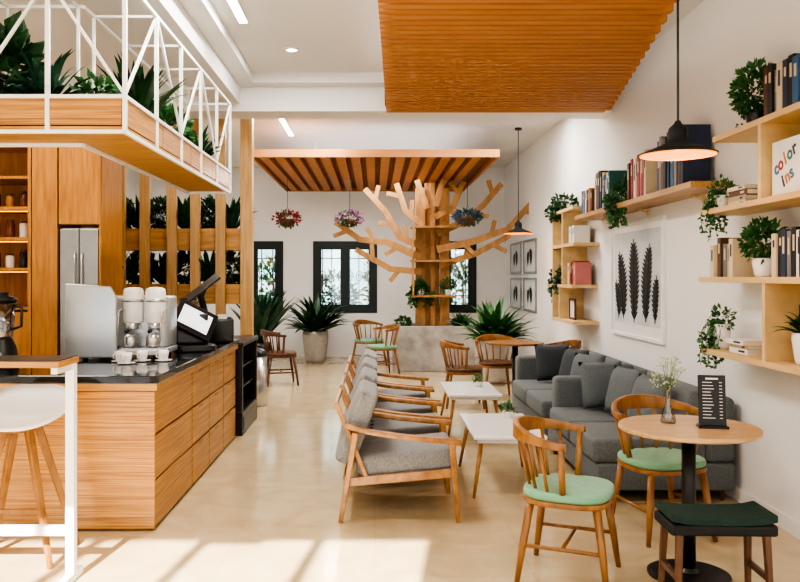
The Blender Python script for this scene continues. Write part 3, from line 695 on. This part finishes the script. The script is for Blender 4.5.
# vase
t = thing('flower_vase', 'clear glass flask vase with fine white flowers on near round table', 'vase', (1.51, 4.12, .75))
bm = B(); lathe(bm, [(.035, 0), (.04, .006), (.03, .05), (.014, .10), (.013, .16), (.018, .17)], n=20); obj('vase_body', bm, GLASSD, t, True)
bm = B(); tips = []
for k in range(22):
    a = R.uniform(0, 6.28); r_ = R.uniform(.02, .10); h = R.uniform(.20, .34)
    tube(bm, [(0, 0, .02), (.004*math.cos(a), .004*math.sin(a), .16), (r_*math.cos(a), r_*math.sin(a), h)], .0014, 4); tips.append((r_*math.cos(a), r_*math.sin(a), h))
obj('stem', bm, STEM, t)
bm = B()
for p in tips:
    for q in range(6):
        bmesh.ops.create_icosphere(bm, subdivisions=1, radius=.004, matrix=Matrix.Translation(V(p)+V((R.uniform(-.025, .025), R.uniform(-.02, .02), R.uniform(-.03, .015)))))
    for q in range(4): leaf(bm, V(p), (R.uniform(-1, 1), R.uniform(-1, 1), R.uniform(-.5, .5)), .018)
obj('blossom', bm, plain('pale_blossom', (.42, .50, .34), .8), t)
# green stool right front
t = thing('upholstered_stool', 'dark green padded stool with dark wood legs, front right corner', 'stool', (1.505, 3.55, 0), math.radians(-2))
bm = B(); box(bm, -.225, .225, -.12, .12, .43, .46)
bmesh.ops.subdivide_edges(bm, edges=bm.edges, cuts=7, use_grid_fill=True)
for v in bm.verts: v.co.z += .018*(v.co.x/.225)**4
obj('seat_pad', bm, DGREEN, t, bevel=.012, seg=4)
obj('seat_frame', bx(-.228, .228, -.123, .123, .385, .432), BLKM, t, bevel=.012)
for sx in (-1, 1):
    for s in (-1, 1):
        bm = B(); bar(bm, (sx*.20, s*.12, 0), (sx*.185, s*.095, .40), .022, .024, w2=.03, d2=.034); obj('leg', bm, DKW, t, bevel=.005)
for sx in (-1, 1):
    bm = B(); bar(bm, (sx*.195, -.11, .2), (sx*.195, .11, .2), .018, .025); obj('stretcher', bm, DKW, t)
# ------------------------------------------------------------ sofas (facing -x)
def sofa(y0, y1, label, arms):
    t = thing('sofa', label, 'sofa', (1.45, y0, 0)); L = y1-y0
    obj('base', bx(.03, .94, 0.0, L, .08, .26), SOFA, t, bevel=.02, seg=3)
    a0 = .18 if 'near' in arms else 0; a1 = L-.18 if 'far' in arms else L
    obj('backrest', bx(.74, .95, 0, L, .26, .70), SOFA, t, bevel=.05, seg=4)
    if 'near' in arms: obj('armrest', bx(.04, .74, 0, .175, .26, .64), SOFA, t, bevel=.04, seg=4)
    if 'far' in arms: obj('armrest', bx(.06, .74, L-.175, L, .26, .66), SOFA, t, bevel=.04, seg=4)
    m = (a0+a1)/2
    for p, q in ((a0, m-.004), (m+.004, a1)):
        obj('seat_cushion', bx(0, .75, p+.004, q-.004, .26, .42), SOFA, t, bevel=.035, seg=4)
        bm = B(); box(bm, .58, .77, p+.01, q-.01, .42, .74)
        for v in bm.verts:
            if v.co.z > .6: v.co.x += .06
        obj('back_cushion', bm, SOFA, t, bevel=.05, seg=4)
    for x in (.08, .88):
        for y in (.08, L-.08):
            bm = B(); lathe(bm, [(.015, 0), (.022, .085)], (x, y, 0), 10); obj('leg', bm, DKW, t)
sofa(5.3, 6.86, 'blue grey fabric sofa nearest the camera along the right wall', ['far'])
sofa(6.95, 8.65, 'blue grey fabric sofa behind the nearer one along the wall', ['far'])
def tcush(loc, rot, label, mat, s=.2):
    t = thing('throw_pillow', label, 'cushion', loc, 0, 'throw pillows on the sofas'); t.rotation_euler = rot
    bm = B(); pillow(bm, s, s, .065); p = obj('pillow_cover', bm, mat, t, True)
    bm = B(); k = s*.93
    tube(bm, [(-k, -k, 0), (0, -s*.95, 0), (k, -k, 0)], .004, 5); obj('piping', bm, mat, t)
rx = math.radians
tcush((1.86, 6.54, .62), (rx(76), 0, rx(10)), 'dark pillow leaning on the armrest of near sofa', PILL, .19)
tcush((1.92, 6.14, .62), (rx(74), 0, rx(-68)), 'grey pillow against back of near sofa beside the armrest pillow', PILL, .19)
tcush((1.92, 5.62, .62), (rx(74), 0, rx(-75)), 'grey pillow nearest the round table on near sofa', PILL, .19)
tcush((1.84, 8.26, .62), (rx(76), 0, rx(10)), 'dark pillow at far end of the far sofa', PILD, .19)
tcush((1.92, 7.75, .62), (rx(74), 0, rx(-70)), 'dark pillow in the middle of the far sofa', PILD, .19)
tcush((1.90, 7.2, .62), (rx(74), 0, rx(-60)), 'grey pillow at the near end of the far sofa', PILL, .19)
# ------------------------------------------------------------ coffee tables
t = thing('coffee_table', 'white topped coffee table with wood legs, nearest the camera', 'coffee table', (.92, 5.88, 0), 0, 'white coffee tables')
bm = B(); box(bm, -.25, .25, -.46, .46, .395, .42); obj('tabletop', bm, CERW, t, bevel=.006)
obj('apron', bx(-.22, .22, -.42, .42, .365, .395), WPLA, t)
for sx in (-1, 1):
    for s in (-1, 1):
        bm = B(); tube(bm, [(sx*.25, s*.46, 0), (sx*.19, s*.38, .37)], [.011, .019], 10); obj('leg', bm, ARMW, t, True)
dup(t, (.92, 7.80, 0), 0, 'white topped coffee table with wood legs, farther one by far sofa')
# ------------------------------------------------------------ potted plants
def potted(name, label, loc, potr, poth, pm, kind, group=None, **k):
    t = thing(name, label, 'potted plant', loc, 0, group)
    bm = B(); lathe(bm, [(potr*.7, 0), (potr*.8, poth*.15), (potr, poth*.8), (potr*.97, poth), (potr*.88, poth), (potr*.85, poth*.86)], n=24); p = obj('pot', bm, pm, t, True)
    bm = B(); lathe(bm, [(potr*.86, poth*.84), (potr*.86, poth*.9)], n=20); obj('soil', bm, SOIL, p)
    bm = B(); c = (0, 0, poth*.9)
    if kind == 'spiky': spiky(bm, c, k['n'], k['L'], k['W'], el=k.get('el', (.4, 1.4)), droop=k.get('droop', (.6, 1.8)))
    elif kind == 'bush': bush(bm, (0, 0, poth+k['r'][2]*.8), k['r'], k['n'], k['s'])
    else:
        bush(bm, (0, 0, poth+.03), (potr*1.4, potr*1.4, .08), 150, k['s']); vines(bm, c, k['n'], k['L'], k['s'], k.get('dirs'), potr*1.25)
    obj('foliage', bm, LF[k.get('m', 0)], t)
    bm = B()
    for i in range(4):
        a = R.uniform(0, 6.28); tube(bm, [(0, 0, poth*.86), (.3*potr*math.cos(a), .3*potr*math.sin(a), poth*1.2)], max(.003, potr*.04), 5)
    obj('stem', bm, STEM, t)
    return t
potted('potted_plant', 'large arching plant in pale stone pot under the middle window', (-1.05, 14.1, 0), .23, .55, STONEP, 'spiky', n=80, L=.80, W=.12, m=0, el=(.3, 1.45), droop=(.3, 1.5))
potted('potted_plant', 'large arching plant in pot right of the concrete planter', (1.66, 11.2, 0), .22, .62, STONEP, 'spiky', n=90, L=.72, W=.11, m=1, el=(.3, 1.45), droop=(.3, 1.5))
potted('potted_plant', 'tall dark upright plant before the narrow left window', (-1.90, 13.2, 0), .2, .42, BLKP, 'spiky', n=50, L=1.05, W=.12, m=3, el=(.9, 1.5), droop=(.2, .9))
potted('small_plant', 'tiny potted plant on the nearer coffee table', (1.02, 6.15, .42), .04, .05, WPLA, 'bush', n=70, r=(.045, .045, .035), s=.03, m=2)
potted('small_plant', 'tiny potted plant on the farther coffee table', (1.02, 7.9, .42), .04, .05, WPLA, 'bush', n=70, r=(.045, .045, .035), s=.03, m=2)
# ------------------------------------------------------------ wooden tree
t = thing('concrete_planter', 'rough grey concrete planter box under the wooden tree', 'planter', (.93, 13.15, 0))
bm = B(); h = .64; z = .72
box(bm, -h, h, -.5, -.42, 0, z); box(bm, -h, h, .42, .5, 0, z); box(bm, -h, -h+.08, -.42, .42, 0, z); box(bm, h-.08, h, -.42, .42, 0, z)
obj('planter_wall', bm, CONC, t, bevel=.01); obj('soil', bx(-h+.08, h-.08, -.42, .42, .0, .66), SOIL, t)
t = thing('wooden_tree', 'decorative tree of tan wood planks with spreading branches', 'wooden tree', (.93, 13.0, .66))
zz = lambda py: 1.5+(277-py)*13/800-.66
xx = lambda px: (px-375)*13/800-.93
for x0_, x1_, d0, d1, top in ((-.27, -.12, -.10, -.03, 2.28), (-.12, .12, -.02, .05, 2.37), (-.04, .04, -.12, -.02, 2.37), (.12, .27, -.10, -.03, 2.28), (-.27, -.21, -.03, .12, 2.28), (.21, .27, -.03, .12, 2.28)):
    obj('trunk_plank', bx(x0_, x1_, d0, d1, 0, top), TREEW, t, bevel=.004)
BR = [[(420, 246), (400, 238), (385, 212), (365, 190)],
      [(420, 258), (388, 243), (360, 240), (336, 223)],
      [(422, 226), (405, 212), (396, 185)],
      [(420, 272), (390, 269), (356, 250)],
      [(436, 250), (472, 242), (505, 230), (536, 196)],
      [(436, 234), (464, 222), (482, 206), (500, 185)],
      [(434, 218), (452, 208), (462, 183)],
      [(438, 266), (474, 254), (508, 236)],
      [(426, 210), (416, 182)], [(434, 208), (442, 181)]]
for i, P in enumerate(BR):
    Q = [(xx(a), zz(b)) for a, b in P]; yo = -.16-(i % 5)*.035; n = len(Q)
    w0 = .115 if n > 3 else .10
    bm = B(); stroke(bm, Q, [w0-(w0-.085)*k/(n-1) for k in range(n)], yo-.02, yo+.02); b = obj('branch', bm, TREEW, t)
    if n < 3: continue
    for k in range(n-1):
        a, c = V(Q[k]), V(Q[k+1]); d = (c-a).normalized(); s = 1 if (k+i) % 2 else -1
        f = .7 if k == 0 else .5
        o_ = a.lerp(c, f); dirn = (d*.55+V((-d.y, d.x))*s*.82).normalized()
        bm = B(); stroke(bm, [o_, o_+dirn*.24], [.068, .068], yo-.016, yo+.016); obj('twig', bm, TREEW, b)
for z in (.52, 1.08, 1.62): obj('shelf', bx(-.36, .36, -.38, -.10, z, z+.03), TREEW, t)
for z0_, z1_ in ((.55, 1.08), (1.11, 1.62)): obj('shelf_side', bx(-.34, -.31, -.38, -.10, z0_, z1_), TREEW, t)
potted('trailing_plant', 'leafy trailing plant on the lower shelf of the wooden tree', (.72, 12.75, 1.21), .07, .1, CERW, 'vine', n=16, L=.34, s=.09, m=1)
potted('small_plant', 'small round plant at right of lower tree shelf', (1.16, 12.75, 1.21), .06, .09, CERW, 'bush', n=100, r=(.1, .08, .1), s=.07, m=1)
potless('planter_plant', 'leafy plant at right end of concrete planter soil', (1.38, 12.95, .66), 'spiky', None, n=50, L=.36, W=.06, m=1)
potless('planter_plant', 'leafy plant at left end of concrete planter soil', (.46, 12.95, .66), 'bush', None, n=160, r=(.10, .10, .08), s=.07, m=1)
# hanging baskets
for (x, y, c, l) in [(-1.38, 12.6, 'pink', 'hanging basket of dark red flowers, leftmost under the canopy'), (-.40, 12.6, 'purple', 'hanging basket of mauve flowers between window and wooden tree'), (1.42, 12.3, 'blue', 'hanging basket of blue flowers right of the tree trunk')]:
    t = thing('hanging_basket', l, 'flower basket', (x, y, 2.28), 0, 'hanging flower baskets')
    bm = B(); lathe(bm, [(.03, 0), (.10, .03), (.14, .11), (.13, .13)], n=20); obj('basket', bm, DKW, t, True)
    bm = B(); tube(bm, [(0, 0, .3), (0, 0, .79)], .004, 5)
    for k in range(3): tube(bm, [(.13*math.cos(k*2.1), .13*math.sin(k*2.1), .12), (0, 0, .32)], .003, 4)
    obj('hanger', bm, BLK, t)
    bm = B(); bush(bm, (0, 0, .15), (.22, .19, .11), 260, .06); obj('flowers', bm, FL[c], t)
    bm = B(); bush(bm, (0, 0, .13), (.20, .18, .12), 130, .06); obj('foliage', bm, LF[1], t)
# ------------------------------------------------------------ wall shelves
SX0, SX1 = 2.15, XR-.001
def board(bm, y0, y1, z, th=.035): box(bm, SX0, SX1, y0, y1, z, z+th)
t = thing('wall_shelf', 'near plywood wall shelf unit with four staggered boards', 'shelf')
for (y0, y1, z) in ((3.4, 5.1, 2.355), (3.3, 5.3, 1.905), (3.3, 5.32, 1.465), (3.4, 5.3, 1.0)):
    bm = B(); board(bm, y0, y1, z); obj('shelf_board', bm, PLY, t, bevel=.002)
for (y, z0, z1) in ((4.47, 1.94, 2.355), (4.42, 1.035, 1.465), (3.45, 1.94, 2.355), (3.45, 1.035, 1.465), (3.7, 1.5, 1.905)):
    obj('divider', bx(SX0+.005, SX1, y, y+.035, z0, z1), PLY, t)
obj('back_panel', bx(SX1-.012, SX1, 3.48, 4.47, 1.94, 2.355), PLY, t); obj('back_panel', bx(SX1-.012, SX1, 3.48, 4.42, 1.035, 1.465), PLY, t)
t = thing('wall_shelf', 'long single wood shelf board above the leaf picture', 'shelf')
bm = B(); box(bm, SX0, SX1, 5.45, 8.62, 2.11, 2.155); obj('shelf_board', bm, OAKY, t, bevel=.002)
for y in (5.9, 7.1, 8.2):
    bm = B(); box(bm, SX1-.02, SX1, y, y+.02, 2.05, 2.11); bar(bm, (SX1-.02, y+.01, 2.07), (SX1-.10, y+.01, 2.105), .012); obj('bracket', bm, PLY, t)
t = thing('wall_shelf', 'far plywood cubby shelf unit past the leaf picture', 'shelf')
for (y0, y1, z) in ((8.7, 9.95, 2.24), (8.68, 9.75, 1.84), (8.75, 9.95, 1.38), (8.7, 9.75, .98)):
    bm = B(); board(bm, y0, y1, z); obj('shelf_board', bm, PLY, t)
for (y, z0, z1) in ((9.7, 1.875, 2.24), (9.2, 1.875, 2.24), (9.2, 1.415, 1.84), (9.7, 1.415, 1.84), (9.7, 1.015, 1.38), (9.35, 1.015, 1.38)):
    obj('divider', bx(SX0+.005, SX1, y, y+.035, z0, z1), PLY, t)
# picture
t = thing('wall_picture', 'large white framed print of dark leaves on right wall', 'picture', (XR, 7.45, 1.475))
bm = B(); a, b, f = .74, .545, .03
box(bm, -.03, 0, -a, a, b-f, b); box(bm, -.03, 0, -a, a, -b, -b+f); box(bm, -.03, 0, -a, -a+f, -b+f, b-f); box(bm, -.03, 0, a-f, a, -b+f, b-f); obj('frame', bm, WMET, t)
obj('mount', bx(-.010, 0, -a+f, a-f, -b+f, b-f), WPLA, t)
obj('print_sheet', bx(-.012, -.010, -a+f+.06, a-f-.06, -b+f+.10, b-f-.06), GREYP, t)
def frond(bm, cy, z0, hgt, w, lean, n=15, x0=-.014):
    for i in range(n):
        u = i/n; y = cy+lean*u*u; z = z0+hgt*u; ww = w*math.sin(PI*(.15+.80*u))**.6
        x_ = x0-.0005*(i % 4); t_ = .018
        for s in (1, -1):
            q = [bm.verts.new((x_, y, z-t_)), bm.verts.new((x_, y+s*ww*.5, z+ww*.25-t_*.6)), bm.verts.new((x_, y+s*ww, z+ww*.62)), bm.verts.new((x_, y+s*ww*.45, z+ww*.38+t_)), bm.verts.new((x_, y, z+t_*1.6))]
            bm.faces.new(q)
    bar(bm, (x0-.0022, cy, z0-.04), (x0-.0022, cy+lean, z0+hgt+.04), .012, .002, (1, 0, 0))
bm = B()
for j, (cy, z0, h_, w_, ln, n_) in enumerate(((.36, -.34, .58, .155, .12, 14), (.04, -.36, .70, .17, .02, 16), (-.28, -.34, .62, .155, -.10, 15), (.50, -.34, .30, .12, .08, 8), (-.52, -.34, .34, .10, -.04, 9))): frond(bm, cy, z0, h_, w_, ln, n_, x0=-.0135-.0004*j)
obj('leaf_print', bm, INK, t)
for i, (y, z, l) in enumerate([(12.55, 1.82, 'small framed print, upper near one by the back corner'), (12.55, 1.22, 'small framed print, lower near one by the back corner'), (13.8, 1.82, 'small framed print, upper one closest to back wall'), (13.8, 1.22, 'small framed print, lower one closest to back wall')]):
    t = thing('small_picture', l, 'picture', (XR, y, z), 0, 'small framed prints on the far right wall')
    bm = B(); a, b, f = .5, .27, .035
    box(bm, -.025, 0, -a, a, b-f, b); box(bm, -.025, 0, -a, a, -b, -b+f); box(bm, -.025, 0, -a, -a+f, -b+f, b-f); box(bm, -.025, 0, a-f, a, -b+f, b-f); obj('frame', bm, STEELD, t)
    obj('mount', bx(-.01, 0, -a+f, a-f, -b+f, b-f), PAPER, t)
    bm = B(); frond(bm, -.1, -.12, .22, .12, .05, 8); frond(bm, .15, -.12, .18, .1, -.05, 8); obj('leaf_print', bm, INK, t)
# ------------------------------------------------------------ books
BC = {'navy': (.02, .032, .075), 'black': (.012, .012, .014), 'grey': (.17, .18, .19), 'red': (.34, .03, .03), 'white': (.74, .73, .70), 'beige': (.46, .34, .20), 'brown': (.10, .045, .022),
      'blue': (.04, .12, .25), 'pink': (.52, .18, .17), 'orange': (.52, .16, .03), 'teal': (.02, .12, .12), 'cream': (.62, .53, .36)}
BM = {k: plain('cover_'+k, c, .5) for k, c in BC.items()}
ORD = ['first', 'second', 'third', 'fourth', 'fifth', 'sixth', 'seventh', 'eighth', 'ninth', 'tenth']
def book(loc, th, h, d, c, label, group, lying=False):
    t = thing('book', label, 'book', loc, 0, group)
    e = .003
    bm = B(); box(bm, 0, e, 0, th, 0, h); box(bm, e, d, 0, e, 0, h); box(bm, e, d, th-e, th, 0, h); obj('cover', bm, BM[c], t)
    obj('page_block', bx(e, d-.006, e, th-e, .004, h-.004), PAGES, t)
    if th > .018:
        hh = R.uniform(.15, .4)
        obj('spine_title', bx(-.0006, 0, th*.3, th*.7, h*(.85-hh), h*.85), BM['cream'] if c not in ('white', 'cream', 'beige') else BM['navy'], t)
    if lying: t.rotation_euler = (PI/2, 0, 0)
def row(y, z, cs, hgt, d, where, xs=2.19, ths=(.025, .045)):
    for i, c in enumerate(cs):
        th = R.uniform(*ths); h = hgt*R.uniform(.80, 1.0)
        book((xs+R.uniform(0, .02), y, z), th, h, d, c, '%s book, %s from near end, %s' % (c, ORD[i], where), 'books, '+where)
        y += th+.002
def stack(y, z, cs, where, h=.24, d=.17):
    for i, c in enumerate(cs):
        th = R.uniform(.022, .035)
        book((2.2+R.uniform(-.01, .02), y+R.uniform(-.01, .01), z), th, h, d, c, '%s book lying %s from bottom, %s' % (c, ORD[i], where), 'books, '+where, True); z += th+.0005
LT = 2.155
row(5.72, LT, ['navy', 'brown', 'grey', 'black', 'blue', 'navy', 'black', 'brown', 'grey', 'navy'], .44, .2, 'tall dark group on long shelf', ths=(.045, .065))
row(6.50, LT, ['cream', 'red', 'pink', 'red', 'beige', 'white', 'red', 'brown'], .40, .19, 'red group on long shelf', ths=(.045, .065))
row(7.50, LT, ['teal', 'white', 'navy', 'blue', 'cream', 'black', 'navy', 'grey', 'brown', 'cream'], .40, .18, 'blue group on long shelf', ths=(.045, .06))
row(8.12, LT, ['brown', 'orange', 'cream', 'navy', 'white', 'grey', 'brown', 'blue'], .29, .18, 'small group ending the long shelf', ths=(.045, .055))
row(3.98, 2.39, ['black', 'brown', 'grey', 'blue', 'black', 'navy', 'cream', 'grey', 'black', 'brown'], .31, .19, 'top board of near shelf', ths=(.045, .06))
row(3.95, 1.50, ['grey', 'navy', 'white', 'black', 'white', 'black', 'grey', 'navy', 'black', 'cream'], .29, .18, 'beside the round potted plant', ths=(.04, .055))
row(4.92, 1.50, ['cream', 'beige', 'grey', 'brown', 'beige', 'cream'], .25, .18, 'beige group on third board', ths=(.04, .055))
stack(5.02, 1.94, ['cream', 'beige', 'brown', 'cream'], 'pile on second board')
stack(5.0, 1.035, ['white', 'beige', 'white'], 'pile on lowest board')
row(8.80, 1.415, ['pink', 'orange', 'red', 'brown', 'pink', 'cream'], .27, .18, 'pink group in far cubby shelf', ths=(.04, .06))
row(8.85, 1.875, ['white', 'cream', 'white', 'grey'], .22, .18, 'pale group in upper far cubby', ths=(.05, .07))
t = thing('display_book', 'square white book with colourful lettering standing face out', 'book', (2.20, 4.28, 1.94))
bm = B(); box(bm, 0, .004, -.15, .15, 0, .30); box(bm, .026, .03, -.15, .15, 0, .30); obj('cover', bm, BM['white'], t); obj('page_block', bx(.004, .026, -.146, .146, .004, .296), PAGES, t)
def side_text(s, size, y, z, m, rot=.42):
    b = text_bm(s, size, off=.003); bmesh.ops.transform(b, matrix=Matrix.Translation((-.0012, y, z)) @ Matrix.Rotation(-PI/2, 4, 'Z') @ Matrix.Rotation(PI/2, 4, 'X') @ Matrix.Rotation(rot, 4, 'Z'), verts=b.verts)
    obj('lettering', b, m, t)
for i, (c_, cc) in enumerate(zip('color', ('blue', 'red', 'orange', 'teal', 'navy'))): side_text(c_, .10, .105-i*.047, .15+i*.022, BM[cc])
for i, (c_, cc) in enumerate(zip('ins', ('navy', 'orange', 'blue'))): side_text(c_, .10, .03-i*.042, .075+i*.020, BM[cc])
t = thing('framed_card', 'small brown framed card in the lowest far cubby', 'picture frame', (2.25, 9.15, 1.015))
bm = B(); box(bm, 0, .02, -.13, -.105, 0, .24); box(bm, 0, .02, .105, .13, 0, .24); box(bm, 0, .02, -.105, .105, 0, .025); box(bm, 0, .02, -.105, .105, .215, .24); obj('border', bm, DKW, t); obj('card', bx(.008, .016, -.105, .105, .025, .215), PAPER, t)
VD = (PI*.6, PI*1.4)
potted('shelf_pot_plant', 'round bushy plant on top board of near shelf', (2.28, 4.78, 2.39), .065, .10, BLKP, 'bush', n=1000, r=(.13, .16, .16), s=.042, m=1)
potted('small_bowl', 'small low bowl planter at far end of top board', (2.28, 5.0, 2.39), .045, .035, CERW, 'bush', n=24, r=(.03, .03, .015), s=.02, m=3)
potted('trailing_plant', 'trailing plant at the far end of the second near board', (2.26, 5.21, 1.94), .055, .09, CERW, 'vine', n=22, L=.34, s=.036, dirs=(PI*.3, PI*1.3), m=1)
potted('shelf_pot_plant', 'leafy potted plant between books on the third near board', (2.27, 4.66, 1.50), .07, .11, CERW, 'bush', n=700, r=(.12, .13, .12), s=.045, m=1)
potted('trailing_plant', 'trailing plant at the far end of the lowest near board', (2.26, 5.21, 1.035), .055, .16, CERW, 'vine', n=22, L=.34, s=.036, dirs=(PI*.3, PI*1.3), m=1)
potted('shelf_pot_plant', 'spiky plant in tall white pot on the lowest board', (2.28, 4.22, 1.035), .075, .17, CERW, 'spiky', n=40, L=.2, W=.045, m=0)
potted('trailing_plant', 'trailing plant between book groups on the long shelf', (2.27, 7.20, LT), .08, .12, CERW, 'vine', n=28, L=.40, s=.055, dirs=VD, m=1)
potted('trailing_plant', 'bushy plant on top of the far cubby shelf', (2.28, 9.6, 2.275), .09, .10, CERW, 'vine', n=26, L=.25, s=.07, dirs=VD, m=0)
potted('trailing_plant', 'trailing plant in the middle far cubby', (2.25, 9.5, 1.415), .06, .1, CERW, 'vine', n=18, L=.24, s=.055, dirs=VD, m=0)
potted('trailing_plant', 'trailing plant at far end of the middle far cubby board', (2.25, 9.87, 1.415), .05, .09, CERW, 'vine', n=18, L=.38, s=.055, dirs=VD, m=0)
# ------------------------------------------------------------ camera
cd = bpy.data.cameras.new('camera'); cam = bpy.data.objects.new('camera', cd); C.objects.link(cam)
cam.location = (0, 0, 1.5); cam.rotation_euler = (PI/2, 0, 0); cd.sensor_width = 36; cd.lens = 36
cd.shift_x = 25/800; cd.shift_y = -14/800; cd.clip_start = .05
sc.camera = cam
